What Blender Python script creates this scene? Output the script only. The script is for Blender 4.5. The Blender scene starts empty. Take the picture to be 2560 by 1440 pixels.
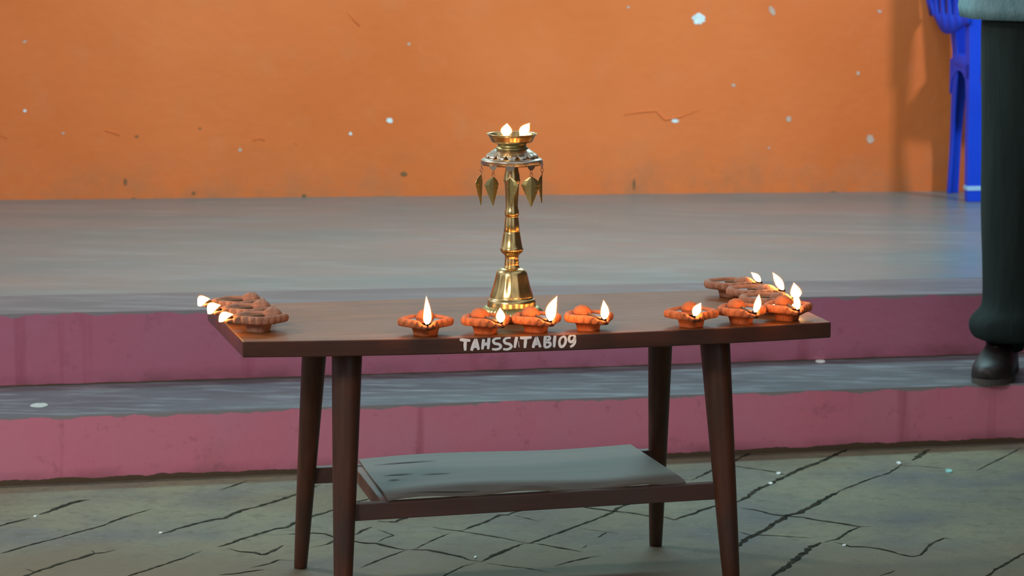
import bpy, bmesh, math, random
from mathutils import Vector, Matrix, Euler
random.seed(7)
S = bpy.context.scene
COL = S.collection
PI = math.pi

# ------------------------------------------------------------------ camera
F, H, PIT, ROLL = 8698.7, 1.46214, 0.13986, 0.00179      # focal length in px of a 2560 wide frame
cd = bpy.data.cameras.new('camera'); cam = bpy.data.objects.new('camera', cd); COL.objects.link(cam)
cd.sensor_width = 36.0; cd.lens = F * 36.0 / 2560.0; cd.clip_start = 0.05; cd.clip_end = 100
cam.matrix_world = Matrix.Translation((0, 0, H)) @ Matrix.Rotation(PI/2 - PIT, 4, 'X') @ Matrix.Rotation(ROLL, 4, 'Z')
cd.dof.use_dof = True; cd.dof.focus_distance = 6.32; cd.dof.aperture_fstop = 9.5
S.camera = cam
S.view_settings.view_transform = 'Standard'; S.view_settings.look = 'None'
S.view_settings.gamma = 1.0; S.view_settings.exposure = 0.0; S.view_settings.use_curve_mapping = False

# ------------------------------------------------------------------ world, room lights and added fill
W = bpy.data.worlds.new('world'); S.world = W; W.use_nodes = True
bg = W.node_tree.nodes['Background']; wt_ = W.node_tree
g_ = wt_.nodes.new('ShaderNodeTexCoord'); mp_ = wt_.nodes.new('ShaderNodeMapping'); mp_.inputs['Scale'].default_value = (1, 1, .25)
n_ = wt_.nodes.new('ShaderNodeTexNoise'); n_.inputs['Scale'].default_value = 2.6; n_.inputs['Detail'].default_value = 2
r_w = wt_.nodes.new('ShaderNodeValToRGB'); r_w.color_ramp.elements[0].position = .42; r_w.color_ramp.elements[1].position = .64
r_w.color_ramp.elements[0].color = (.42, .44, .48, 1); r_w.color_ramp.elements[1].color = (2.0, 2.2, 2.4, 1)      # dim surroundings, brighter noise bands added to put highlights on the brass
wt_.links.new(g_.outputs['Generated'], mp_.inputs[0]); wt_.links.new(mp_.outputs[0], n_.inputs[0]); wt_.links.new(n_.outputs[0], r_w.inputs[0]); wt_.links.new(r_w.outputs[0], bg.inputs[0]); bg.inputs[1].default_value = 0.35

def area(name, loc, target, sx, sy, power, col):
    l = bpy.data.lights.new(name, 'AREA'); l.shape = 'RECTANGLE'; l.size = sx; l.size_y = sy
    l.energy = power; l.color = col
    o = bpy.data.objects.new(name, l); COL.objects.link(o); o.location = loc
    d = Vector(target) - Vector(loc); o.rotation_euler = d.to_track_quat('-Z', 'Y').to_euler()
    return o
area('ceiling_light_left', (-2.5, 7.45, 2.55), (0.3, 7.4, 0.3), 0.22, 0.22, 40, (1.0, 0.97, 0.93))
area('ceiling_light_right', (2.7, 8.45, 2.3), (0.7, 9.9, 0.5), 0.22, 0.22, 19, (0.90, 0.93, 1.0)).data.spread = math.radians(112)
area('fill_light_front', (-2.0, 3.4, 2.3), (0.0, 7.6, 0.2), 0.9, 0.6, 46, (1.0, 0.95, 0.90))  # added fill without a visible source, brightens risers and brass
mid = area('ceiling_light_middle', (0.15, 8.80, 2.1), (0.15, 8.80, 0.2), 1.9, 0.25, 46, (0.52, 0.95, 1.0)); mid.rotation_euler = (0, 0, .232)

# ------------------------------------------------------------------ pixel rays onto real surfaces
def ray(x, y):
    cr, sr = math.cos(ROLL), math.sin(ROLL); a, b = x-1280, y-720
    X = a*cr + b*sr; Y = -a*sr + b*cr; cp, sp = math.cos(PIT), math.sin(PIT)
    return Vector((X, F*cp - Y*sp, -F*sp - Y*cp))
def onz(x, y, z):
    r = ray(x, y); t = (z-H)/r.z; return Vector((0, 0, H)) + r*t
def onv(x, y, A, B):
    r = ray(x, y); n = Vector((B[1]-A[1], A[0]-B[0], 0)); t = n.dot(Vector((A[0], A[1], 0)))/n.dot(r)
    return Vector((0, 0, H)) + r*t

# ------------------------------------------------------------------ helpers
def link(name, bm, mat, parent=None, smooth=False, mats=None):
    me = bpy.data.meshes.new(name); bmesh.ops.recalc_face_normals(bm, faces=bm.faces); bm.to_mesh(me); bm.free()
    for m in (mats or [mat]): me.materials.append(m)
    o = bpy.data.objects.new(name, me); COL.objects.link(o)
    if parent: o.parent = parent
    if smooth:
        for p in me.polygons: p.use_smooth = True
    return o
def empty(name, loc, label, cat, group=None, rz=0):
    o = bpy.data.objects.new(name, None); COL.objects.link(o); o.location = loc; o.rotation_euler = (0, 0, rz)
    o.empty_display_size = .05
    o['label'] = label; o['category'] = cat
    if group: o['group'] = group
    return o
def tag(o, label, cat, group=None):
    o['label'] = label; o['category'] = cat
    if group: o['group'] = group
    return o
def structure(o): o['kind'] = 'structure'; return o
def bevel(o, w, seg=2, ang=35):
    m = o.modifiers.new('bevel', 'BEVEL'); m.width = w; m.segments = seg; m.limit_method = 'ANGLE'; m.angle_limit = math.radians(ang)
    return o
def subsurf(o, n=1):
    m = o.modifiers.new('sub', 'SUBSURF'); m.levels = n; m.render_levels = n; return o
def rings(bm, rs, cap0=True, cap1=True):
    """rs: list of rings of Vectors, same count"""
    vs = [[bm.verts.new(p) for p in r] for r in rs]; n = len(rs[0])
    for a, b in zip(vs, vs[1:]):
        for i in range(n): bm.faces.new((a[i], a[(i+1) % n], b[(i+1) % n], b[i]))
    if cap0: bm.faces.new(vs[0][::-1])
    if cap1: bm.faces.new(vs[-1])
    return vs
def circ(c, r, n, axis=None, ry=None):
    c = Vector(c); ry = r if ry is None else ry
    if axis is None: X, Y = Vector((1, 0, 0)), Vector((0, 1, 0))
    else:
        a = Vector(axis).normalized(); X = a.orthogonal().normalized()
        if abs(a.z) > .3: X = (Vector((1, 0, 0)) - a*a.x).normalized()
        Y = a.cross(X)
    return [c + X*(r*math.cos(2*PI*i/n)) + Y*(ry*math.sin(2*PI*i/n)) for i in range(n)]
def lathe(bm, prof, n=48, cap0=True, cap1=True, flute=None):
    rs = []
    for k, (r, z) in enumerate(prof):
        ring = []
        for i in range(n):
            t = 2*PI*i/n; rr = r
            if flute and flute[0] <= z <= flute[1]: rr += flute[3]*math.cos(flute[2]*t)
            ring.append(Vector((rr*math.cos(t), rr*math.sin(t), z)))
        rs.append(ring)
    return rings(bm, rs, cap0, cap1)
def tube(bm, pts, rad, n=10, caps=True):
    pts = [Vector(p) for p in pts]; rs = []
    for i, p in enumerate(pts):
        d = (pts[min(i+1, len(pts)-1)] - pts[max(i-1, 0)]).normalized()
        if i == 0: X = d.orthogonal().normalized()
        X = (X - d*d.dot(X)).normalized(); Y = d.cross(X)
        r = rad[i] if isinstance(rad, (list, tuple)) else rad
        rs.append([p + X*(r*math.cos(2*PI*k/n)) + Y*(r*math.sin(2*PI*k/n)) for k in range(n)])
    rings(bm, rs, caps, caps)
def hexa(bm, c):   # 8 corners: bottom 4 then top 4
    v = [bm.verts.new(p) for p in c]
    for f in ((3, 2, 1, 0), (4, 5, 6, 7), (0, 1, 5, 4), (1, 2, 6, 5), (2, 3, 7, 6), (3, 0, 4, 7)): bm.faces.new([v[i] for i in f])

# ------------------------------------------------------------------ materials
class M:
    def __init__(s, name, rough=.6, metal=0, spec=.5):
        s.m = bpy.data.materials.new(name); s.m.use_nodes = True; s.t = s.m.node_tree; s.n = s.t.nodes; s.l = s.t.links
        s.b = s.n['Principled BSDF']; s.b.inputs['Roughness'].default_value = rough; s.b.inputs['Metallic'].default_value = metal
        s.b.inputs['Specular IOR Level'].default_value = spec
        s.tc = s.n.new('ShaderNodeTexCoord')
    def noise(s, scale, detail=4, rough=.55, coord='Object', stretch=(1, 1, 1), loc=(0, 0, 0), dist=0):
        mp = s.n.new('ShaderNodeMapping'); mp.inputs['Scale'].default_value = stretch; mp.inputs['Location'].default_value = loc
        s.l.new(s.tc.outputs[coord], mp.inputs[0])
        t = s.n.new('ShaderNodeTexNoise'); t.inputs['Scale'].default_value = scale; t.inputs['Detail'].default_value = detail
        t.inputs['Roughness'].default_value = rough; t.inputs['Distortion'].default_value = dist
        s.l.new(mp.outputs[0], t.inputs[0]); return t.outputs[0]
    def ramp(s, val, stops):
        r = s.n.new('ShaderNodeValToRGB'); e = r.color_ramp.elements
        while len(e) < len(stops): e.new(.5)
        for k, (p, c) in enumerate(stops):
            e[k].position = p; e[k].color = (c, c, c, 1) if isinstance(c, (int, float)) else (*c, 1)
        s.l.new(val, r.inputs[0]); return r.outputs[0]
    def mix(s, fac, a, b, mode='MIX'):
        x = s.n.new('ShaderNodeMix'); x.data_type = 'RGBA'; x.blend_type = mode
        for i, v in ((0, fac), (6, a), (7, b)):
            if isinstance(v, (int, float)): x.inputs[i].default_value = v
            elif isinstance(v, tuple): x.inputs[i].default_value = (*v, 1)
            else: s.l.new(v, x.inputs[i])
        return x.outputs[2]
    def math(s, op, a, b=None, clamp=False):
        x = s.n.new('ShaderNodeMath'); x.operation = op; x.use_clamp = clamp
        for i, v in ((0, a), (1, b)):
            if v is None: continue
            if isinstance(v, (int, float)): x.inputs[i].default_value = v
            else: s.l.new(v, x.inputs[i])
        return x.outputs[0]
    def sep(s, coord='Object'):
        x = s.n.new('ShaderNodeSeparateXYZ'); s.l.new(s.tc.outputs[coord], x.inputs[0]); return x.outputs
    def col(s, v):
        if isinstance(v, tuple): s.b.inputs['Base Color'].default_value = (*v, 1)
        else: s.l.new(v, s.b.inputs['Base Color'])
        return s
    def rough(s, v): s.l.new(v, s.b.inputs['Roughness']); return s
    def bump(s, h, strength=.3, dist=.01):
        x = s.n.new('ShaderNodeBump'); x.inputs['Strength'].default_value = strength; x.inputs['Distance'].default_value = dist
        s.l.new(h, x.inputs['Height']); s.l.new(x.outputs[0], s.b.inputs['Normal']); return s

# painted wall: orange below, pale distemper above
a = M('orange_wall_paint', .62, spec=.35)
n1 = a.noise(1.6, 5); n2 = a.noise(9, 6); z = a.sep()[2]
c = a.mix(a.ramp(n1, [(.35, 0.), (.7, 1.)]), (.63, .138, .026), (.71, .172, .042))
c = a.mix(a.ramp(n2, [(.55, 0.), (.8, .35)]), c, (.62, .21, .085))
dirt = a.math('MULTIPLY', a.ramp(a.noise(7, 6, .7), [(.42, 0.), (.66, 1.)]), a.ramp(z, [(.29, .75), (.47, 0.)]))
c = a.mix(dirt, c, (.40, .15, .065))
top = a.math('GREATER_THAN', z, 0.96)
c = a.mix(top, c, (.60, .68, .70))
a.col(c); a.bump(a.mix(.35, a.noise(3.5, 6, .6), a.noise(30, 3)), .35, .012)
MAT_WALL = a.m

def cement(name, c1, c2, c3, rough0, rough1, sc=3):
    a = M(name, .5)
    s1 = a.noise(sc, 6, .6, stretch=(.45, 1.6, 1)); s2 = a.noise(sc*5, 5, .6, stretch=(.35, 1.5, 1)); s3 = a.noise(sc*.6, 3, loc=(5, 2, 0))
    c = a.mix(a.ramp(s1, [(.33, 0.), (.66, 1.)]), c1, c2)
    c = a.mix(a.ramp(s2, [(.5, 0.), (.75, .6)]), c, c3)
    a.col(c)
    a.rough(a.ramp(s3, [(.3, rough0), (.7, rough1)])); a.bump(a.noise(24, 5, .6, stretch=(.5, 1.4, 1)), .12, .004)
    return a
MAT_PLAT = cement('platform_cement', (.094, .152, .156), (.172, .162, .156), (.185, .235, .24), .27, .36, 2.2).m
MAT_EDGE = cement('platform_edge_cement', (.090, .078, .082), (.125, .105, .11), (.20, .19, .20), .38, .5, 3).m
MAT_TREAD = cement('tread_cement', (.055, .060, .068), (.095, .10, .11), (.27, .30, .32), .40, .55, 4).m

def riser_mat(name, c1, c2, foot):
    a = M(name, .7, spec=.25)
    c = a.mix(a.ramp(a.noise(3, 6, .6), [(.35, 0.), (.68, 1.)]), c1, c2)
    c = a.mix(a.ramp(a.noise(22, 5, .7), [(.58, 0.), (.74, .55)]), c, (.36, .12, .16))
    c = a.mix(a.ramp(a.noise(2.2, 3, loc=(3, 1, 7)), [(.60, 0.), (.72, .5)]), c, (.36, .19, .15))
    # runs down the face
    c = a.mix(a.ramp(a.noise(14, 3, stretch=(1, 1, .06)), [(.62, 0.), (.72, .45)]), c, (.42, .075, .12))
    uv = a.sep('UV'); v = uv[1]; w = uv[0]
    jag = a.noise(11, 5, .6, stretch=(1, 1, .2))
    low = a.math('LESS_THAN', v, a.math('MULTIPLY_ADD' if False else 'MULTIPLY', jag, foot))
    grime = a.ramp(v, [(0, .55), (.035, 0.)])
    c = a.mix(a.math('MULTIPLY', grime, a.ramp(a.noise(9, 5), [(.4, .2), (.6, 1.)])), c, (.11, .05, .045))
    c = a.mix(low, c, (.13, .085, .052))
    hi = a.math('LESS_THAN', w, a.math('SUBTRACT', a.math('MULTIPLY', jag, .034), .012))
    c = a.mix(hi, c, (.34, .31, .32))
    a.col(c); a.bump(a.mix(.5, a.noise(6, 4), a.noise(45, 4)), .35, .006)
    return a.m
MAT_RISER = riser_mat('pink_riser_paint', (.84, .245, .345), (.76, .28, .38), .022)
MAT_RISER2 = riser_mat('dusty_pink_riser_paint', (.62, .19, .28), (.57, .21, .31), .006)

a = M('floor_slabs', .72, spec=.3)
p = a.ramp(a.noise(3.2, 3, loc=(1, 4, 0)), [(.40, (.178, .172, .108)), (.55, (.140, .138, .106)), (.66, (.112, .113, .106))])
p = a.mix(a.ramp(a.noise(1.3, 2, loc=(7.1, 3.3, 0)), [(.50, 0.), (.64, .7)]), p, (.13, .10, .055))
p = a.mix(a.ramp(a.noise(4.0, 2, loc=(2, 9, 3)), [(.64, 0.), (.74, .6)]), p, (.085, .135, .112))
p = a.mix(a.ramp(a.noise(26, 6, .7), [(.50, 0.), (.72, .75)]), p, (.078, .074, .050))
p = a.mix(a.ramp(a.noise(70, 4, .7), [(.56, 0.), (.74, .55)]), p, (.27, .27, .21))
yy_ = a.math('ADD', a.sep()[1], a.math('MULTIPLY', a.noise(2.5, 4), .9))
p = a.mix(a.ramp(a.math('MULTIPLY', yy_, .1), [(.690, .75), (.725, 0.)]), p, (.150, .118, .066))      # table shadow and vignette towards the camera painted in as brown
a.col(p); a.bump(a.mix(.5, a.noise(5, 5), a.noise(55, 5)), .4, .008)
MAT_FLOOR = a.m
a = M('joint_dirt', .95, spec=.1)
a.col(a.ramp(a.noise(40, 4), [(.40, (.014, .014, .010)), (.72, (.060, .058, .036))])); MAT_JOINT = a.m

def wood(name, c1, c2, c3, rough, sc=6, stretch=(.12, 1, 1), coat=0.):
    a = M(name, rough)
    g = a.noise(sc*5, 6, .65, stretch=stretch, dist=.6); w = a.noise(sc, 5, .6, loc=(3, 3, 3))
    c = a.mix(a.ramp(g, [(.35, 0.), (.7, 1.)]), c1, c2)
    c = a.mix(a.ramp(w, [(.45, 0.), (.75, .8)]), c, c3)
    a.col(c); a.bump(g, .15, .002); a.b.inputs['Coat Weight'].default_value = coat; a.b.inputs['Coat Roughness'].default_value = .18
    return a
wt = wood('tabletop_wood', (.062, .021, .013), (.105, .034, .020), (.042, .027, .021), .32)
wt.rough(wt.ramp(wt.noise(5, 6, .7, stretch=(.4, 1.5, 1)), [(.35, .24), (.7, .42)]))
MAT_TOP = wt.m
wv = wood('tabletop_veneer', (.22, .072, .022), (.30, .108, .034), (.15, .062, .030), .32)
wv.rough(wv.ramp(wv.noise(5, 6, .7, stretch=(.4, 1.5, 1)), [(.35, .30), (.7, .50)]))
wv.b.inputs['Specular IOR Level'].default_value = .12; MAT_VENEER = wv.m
MAT_LEG = wood('leg_wood', (.060, .020, .010), (.125, .038, .016), (.038, .030, .025), .42, 6, (1, 1, .10)).m
MAT_RAIL = wood('rail_wood', (.065, .028, .020), (.10, .040, .027), (.055, .045, .038), .5).m
MAT_CROSS = wood('cross_bar_wood', (.16, .075, .05), (.22, .10, .065), (.12, .07, .05), .55, 6, (1, .12, 1)).m
a = wood('shelf_board_dust', (.135, .120, .100), (.175, .158, .135), (.18, .135, .09), .6, 3, (.10, 1, 1)); MAT_BOARD = a.m
a = M('white_brush_paint', .5); a.col((.82, .86, .90)); MAT_WHITE = a.m

def clay(name, c1, c2, dark):
    a = M(name, .78, spec=.25)
    c = a.mix(a.ramp(a.noise(45, 5, .6), [(.3, 0.), (.7, 1.)]), c1, c2)
    c = a.mix(a.ramp(a.noise(90, 5, .7, loc=(4, 1, 2)), [(.52, 0.), (.68, .7)]), c, (.20, .06, .03))
    y = a.sep()[1]
    soot = a.math('MULTIPLY', a.ramp(a.noise(60, 4, .6), [(.35, .3), (.6, 1.)]), a.ramp(a.math('MULTIPLY', y, -10.), [(.30, 0.), (.62, dark)]))
    c = a.mix(soot, c, (.045, .016, .012))
    a.col(c); a.bump(a.mix(.5, a.noise(160, 5, .7), a.noise(60, 3)), .6, .003); return a.m
MAT_CLAY = clay('terracotta', (.56, .145, .045), (.66, .20, .075), .85)
MAT_CLAY2 = clay('dusty_terracotta', (.34, .145, .085), (.44, .225, .145), .85)
a = M('lamp_oil', .12); a.col((.10, .025, .008)); MAT_OIL = a.m
a = M('cotton_wick', .9); a.col((.22, .12, .06)); MAT_WICK = a.m
a = M('charred_wick', .95, spec=.1); a.col((.02, .012, .010)); MAT_CHAR = a.m

def emis(name, col, st, alpha=1.):
    m = bpy.data.materials.new(name); m.use_nodes = True; t = m.node_tree; t.nodes.clear()
    o = t.nodes.new('ShaderNodeOutputMaterial'); e = t.nodes.new('ShaderNodeEmission')
    e.inputs[0].default_value = (*col, 1); e.inputs[1].default_value = st
    if alpha < 1:
        tr = t.nodes.new('ShaderNodeBsdfTransparent'); mx = t.nodes.new('ShaderNodeMixShader'); mx.inputs[0].default_value = alpha
        t.links.new(tr.outputs[0], mx.inputs[1]); t.links.new(e.outputs[0], mx.inputs[2]); t.links.new(mx.outputs[0], o.inputs[0])
    else: t.links.new(e.outputs[0], o.inputs[0])
    return m
MAT_FLAME = emis('flame_core', (1.0, .46, .14), 95)
MAT_HALO = emis('flame_mantle', (1.0, .38, .08), 2.2, .30)
MAT_GLOW = emis('flame_glow', (1.0, .30, .05), 1.3, .03)

def brass(name, c1, c2, rough):
    a = M(name, rough, 1.0)
    a.col(a.mix(a.ramp(a.noise(35, 4), [(.35, 0.), (.7, 1.)]), c1, c2)); a.bump(a.noise(120, 3), .08, .001); return a.m
MAT_BRASS = brass('polished_brass', (.80, .56, .25), (.62, .44, .18), .24)
MAT_BRASS2 = brass('tarnished_brass', (.42, .36, .14), (.55, .44, .20), .38)
MAT_SILVER = brass('pale_brass', (.66, .60, .50), (.70, .52, .34), .30)
MAT_COPPER = brass('copper_wire', (.60, .30, .18), (.45, .22, .12), .35)

# ------------------------------------------------------------------ setting: floor, steps, platform, wall
def ext(A, B, t): return Vector(A) + (Vector(B)-Vector(A))*t
LO, HI, NX = -1.1, 1.9, 60
fl = ((-1.0969, 7.3271, 0), (1.1765, 7.8641, 0)); r1 = ((-1.0969, 7.3271, .1479), (1.1765, 7.8641, .1370))
r2 = ((-1.1514, 7.7199, .1479), (1.2359, 8.2930, .1370)); pt = ((-1.1514, 7.7199, .3143), (1.2359, 8.2930, .2863))
sp_ = ((-1.1899, 8.0051, .3143), (1.2726, 8.5684, .2863)); wl = ((-1.4741, 9.9517, .3143), (1.5531, 10.4967, .2863))
def sheet(bm, lines, mi, uvkind=None, closed=True):
    uv = bm.loops.layers.uv.verify(); rows = []
    for (A, B) in lines: rows.append([ext(A, B, LO + (HI-LO)*i/NX) for i in range(NX+1)])
    vr = [[bm.verts.new(p) for p in r] for r in rows]
    for a_, b_ in zip(vr, vr[1:]):
        for i in range(NX):
            f = bm.faces.new((a_[i], a_[i+1], b_[i+1], b_[i])); f.material_index = mi
            if uvkind:
                for lp in f.loops:
                    k = i if lp.vert in (a_[i], b_[i]) else i+1
                    lp[uv].uv = (vr[-1][k].co.z - lp.vert.co.z, lp.vert.co.z - vr[0][k].co.z)
    return vr
def sub(l, dz=0, z=None): return tuple((p[0], p[1], (p[2]+dz) if z is None else z) for p in l)
def between(l1, l2, t): return tuple(tuple(Vector(a_).lerp(Vector(b_), t)) for a_, b_ in zip(l1, l2))

bm = bmesh.new()
v = [bm.verts.new(p) for p in ((-6, -1, 0), (7, -1, 0), (7, 12, 0), (-6, 12, 0))]; bm.faces.new(v)
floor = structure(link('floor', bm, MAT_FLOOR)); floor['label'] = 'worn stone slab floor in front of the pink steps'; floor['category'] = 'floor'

# the slab joints, traced ones where the photo shows them
JO = [
 (4, (-60,1331),(0,1315),(43,1303),(78,1295)), (7, (98,1287),(126,1277),(162,1264),(199,1252),(226,1250)),
 (3, (0,1385),(65,1366),(105,1355),(134,1348),(195,1331),(258,1314),(289,1301),(339,1284),(385,1271)),
 (4, (40,1452),(85,1431),(126,1418),(162,1406),(208,1394),(236,1384),(264,1381),(289,1375)),
 (2, (229,1377),(238,1384)), (2, (61,1422),(87,1430)),
 (2.6, (290,1452),(334,1436),(379,1422),(433,1404),(460,1395),(487,1384),(503,1379)),
 (5, (407,1335),(441,1323),(478,1313),(508,1305),(537,1299),(562,1296),(586,1284),(611,1274),(649,1266),(680,1256),(700,1251),(739,1236),(800,1212)),
 (5, (543,1367),(562,1364),(590,1353),(626,1342),(662,1330),(689,1322),(714,1319),(739,1306),(779,1292),(815,1281),(833,1275),(890,1256),(940,1243)),
 (4, (566,1370),(599,1379),(635,1382),(653,1387),(667,1385),(689,1375),(709,1364)),
 (5, (548,1438),(599,1433),(660,1424)), (2.5, (626,1420),(674,1409),(698,1400),(734,1402)),
 (3, (700,1337),(783,1333),(813,1335),(833,1342),(885,1338)), (2.5, (775,1370),(815,1362),(833,1353),(870,1345)),
 (3, (548,1225),(562,1222),(582,1215),(617,1203)), (1.5, (449,1252),(472,1245)),
 (5, (885,1338),(905,1328),(930,1318)), (4, (860,1350),(887,1354),(914,1358),(941,1359),(968,1366),(1004,1374),(1019,1375)),
 (2.5, (1019,1375),(1004,1380),(977,1389),(950,1400),(920,1412),(900,1421)), (4, (943,1303),(968,1305),(988,1305),(1013,1295),(1060,1276)),
 (2, (943,1324),(961,1330),(985,1339),(961,1346),(945,1355)), (2, (1077,1317),(1113,1324),(1149,1328),(1194,1335),(1254,1345),(1293,1353),(1320,1359)),
 (3.5, (1149,1328),(1176,1319),(1212,1306),(1248,1288),(1268,1288),(1297,1277),(1318,1272),(1400,1246)),
 (4, (1019,1375),(1069,1375),(1122,1386),(1149,1391),(1176,1401),(1203,1405)), (5, (1203,1405),(1230,1391),(1266,1375),(1310,1359)),
 (1.6, (1037,1373),(1077,1353),(1131,1330)), (2, (1090,1450),(1122,1433),(1158,1416),(1194,1407)), (2, (1212,1407),(1275,1417),(1311,1420),(1380,1432)),
 (2, (1283,1288),(1320,1297),(1347,1303)),
 (3.6, (1312,1358),(1327,1358),(1359,1346),(1395,1333),(1428,1321),(1444,1315),(1477,1303),(1527,1283),(1543,1272),(1574,1259),(1620,1240)),
 (3, (1327,1358),(1368,1364),(1404,1371),(1455,1380)),
 (3.6, (1422,1264),(1459,1268),(1495,1273),(1527,1278),(1567,1281),(1608,1288),(1664,1294),(1693,1301)),
 (4, (1455,1371),(1468,1364)), (4, (1495,1344),(1516,1331)), (1.6, (1446,1321),(1513,1330),(1549,1335)),
 (2.6, (1386,1415),(1437,1402),(1477,1393),(1504,1390)), (4, (1682,1301),(1701,1294),(1734,1284),(1758,1274),(1791,1265),(1843,1254)),
 (4, (1727,1202),(1751,1190),(1782,1176),(1836,1152),(1853,1143),(1883,1131)), (2, (1678,1194),(1727,1201)),
 (2.6, (1790,1158),(1836,1166),(1888,1173),(1942,1181),(1968,1189)),
 (6, (1843,1256),(1871,1242),(1890,1225),(1923,1211),(1968,1189),(2006,1171),(2041,1159),(2098,1133),(2125,1122)),
 (3, (1890,1253),(1923,1251)), (4, (1843,1270),(1888,1275),(1933,1287),(1971,1291),(2008,1294),(2041,1301),(2098,1308),(2148,1317),(2182,1317)),
 (6.5, (1800,1392),(1845,1364),(1867,1348),(1897,1334),(1923,1317),(1947,1303),(1971,1289),(1994,1284),(2027,1268),(2056,1251),(2079,1239),(2100,1227)),
 (2.5, (2100,1227),(2177,1197),(2222,1183),(2255,1161)), (2, (1845,1329),(1876,1338),(1904,1338),(1956,1341),(2041,1346)),
 (7, (1925,1444),(1966,1419),(1989,1400),(2006,1386),(2030,1367),(2056,1357)), (3, (2056,1357),(2094,1348),(2122,1329),(2151,1317)),
 (7, (2281,1152),(2304,1135),(2323,1124)), (2, (2240,1158),(2255,1164),(2292,1165),(2359,1171)),
 (3, (2080,1355),(2111,1362),(2127,1367),(2170,1368),(2212,1375),(2257,1388),(2281,1392),(2300,1388),(2314,1374),(2330,1359),(2359,1346),(2385,1348)),
 (4, (2200,1440),(2222,1433),(2236,1427)), (3, (2440,1452),(2472,1438),(2491,1423),(2560,1383),(2620,1350)), (2, (2439,1178),(2481,1157),(2529,1133),(2552,1120)),
]
bm = bmesh.new()
def ribbon(bm, P, ws, z, jit=.25, step=.012):
    pts = []; wid = []
    for k in range(len(P)-1):
        n = max(2, int((P[k+1]-P[k]).length/step))
        for i in range(n):
            t = i/n; pts.append(P[k].lerp(P[k+1], t)); wid.append(ws)
    pts.append(P[-1]); wid.append(ws); n = len(pts); prev = None
    for i, p in enumerate(pts):
        d = pts[min(i+1, n-1)] - pts[max(i-1, 0)]; d.z = 0; d.normalize(); q = Vector((-d.y, d.x, 0))
        e = min(1, i/4+.15, (n-1-i)/4+.15)*(1 + random.uniform(-.5, .6))
        w = wid[i]*e*.5; off = q*random.uniform(-jit, jit)*wid[i]
        a_ = bm.verts.new((p.x+off.x+q.x*w, p.y+off.y+q.y*w, z)); b_ = bm.verts.new((p.x+off.x-q.x*w, p.y+off.y-q.y*w, z))
        if prev: bm.faces.new((prev[0], prev[1], b_, a_))
        prev = (a_, b_)
for w_, *pp in JO:
    P = [onz(x, y, 0) for x, y in pp]; ribbon(bm, P, w_*.00165, .0008)
# the same slab grid carried on outside the picture
d1 = Vector((.458, .889, 0)); d2 = Vector((.836, -.549, 0))
for k in range(-12, 14):
    for (d, o_, x0, x1) in ((d1, d2, -4, 4), (d2, d1, -4, 4)):
        c0 = Vector((.2, 5.2, 0)) + o_*(k*.30)
        P = [c0 + d*t*.5 for t in range(-8, 9)]
        P = [p for p in P if p.y < 5.95]
        if len(P) > 1: ribbon(bm, P, .006, .0008)
joint = link('slab_joint', bm, MAT_JOINT, floor); joint['kind'] = 'stuff'

# lower step
bm = bmesh.new()
sheet(bm, [sub(fl, z=0), between(fl, r1, .5), r1], 0, True); sheet(bm, [r1, between(r1, r2, .5), r2], 1)
st = structure(link('trim_1', bm, None, mats=[MAT_RISER, MAT_TREAD])); st['label'] = 'lower pink step with grey cement tread'; st['category'] = 'step'
bm = bmesh.new()
sheet(bm, [r2, between(r2, pt, .5), pt], 0, True); sheet(bm, [pt, sp_], 1); sheet(bm, [sub(sp_, .0), between(sp_, wl, .33), between(sp_, wl, .66), wl], 2)
pf = structure(link('trim_2', bm, None, mats=[MAT_RISER2, MAT_EDGE, MAT_PLAT])); pf['label'] = 'raised grey cement platform with pink riser'; pf['category'] = 'platform'
# back wall as a slab with thickness
bm = bmesh.new()
wb = sub(wl, z=-.05); wt2 = sub(wl, z=3.4); back = tuple((p[0]-.03, p[1]+.18, 3.4) for p in wl)
A0, B0 = ext(*wb, LO), ext(*wb, HI); dn = Vector((-.03, .18, 0)); up = Vector((0, 0, 3.45))
hexa(bm, [A0, B0, B0+dn, A0+dn, A0+up, B0+up, B0+dn+up, A0+dn+up])
wall = structure(link('wall_back', bm, MAT_WALL)); wall['label'] = 'orange painted wall behind the platform'; wall['category'] = 'wall'

bm = bmesh.new(); hexa(bm, [Vector(p) for p in ((3.05, 3.0, 0), (3.2, 3.0, 0), (3.2, 10.7, 0), (3.05, 10.7, 0), (3.05, 3.0, 3.4), (3.2, 3.0, 3.4), (3.2, 10.7, 3.4), (3.05, 10.7, 3.4))])  # unseen slab added to block ambient light, darkens the right side
a = M('dark_blocker', .8); a.col(a.ramp(a.noise(2, 4), [(.3, (.05, .035, .03)), (.7, (.08, .055, .045))]))
wr_ = structure(link('light_blocker_right', bm, a.m)); wr_['label'] = 'added dark blocker at the right, out of view, holding back ambient light'; wr_['category'] = 'wall'
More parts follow.
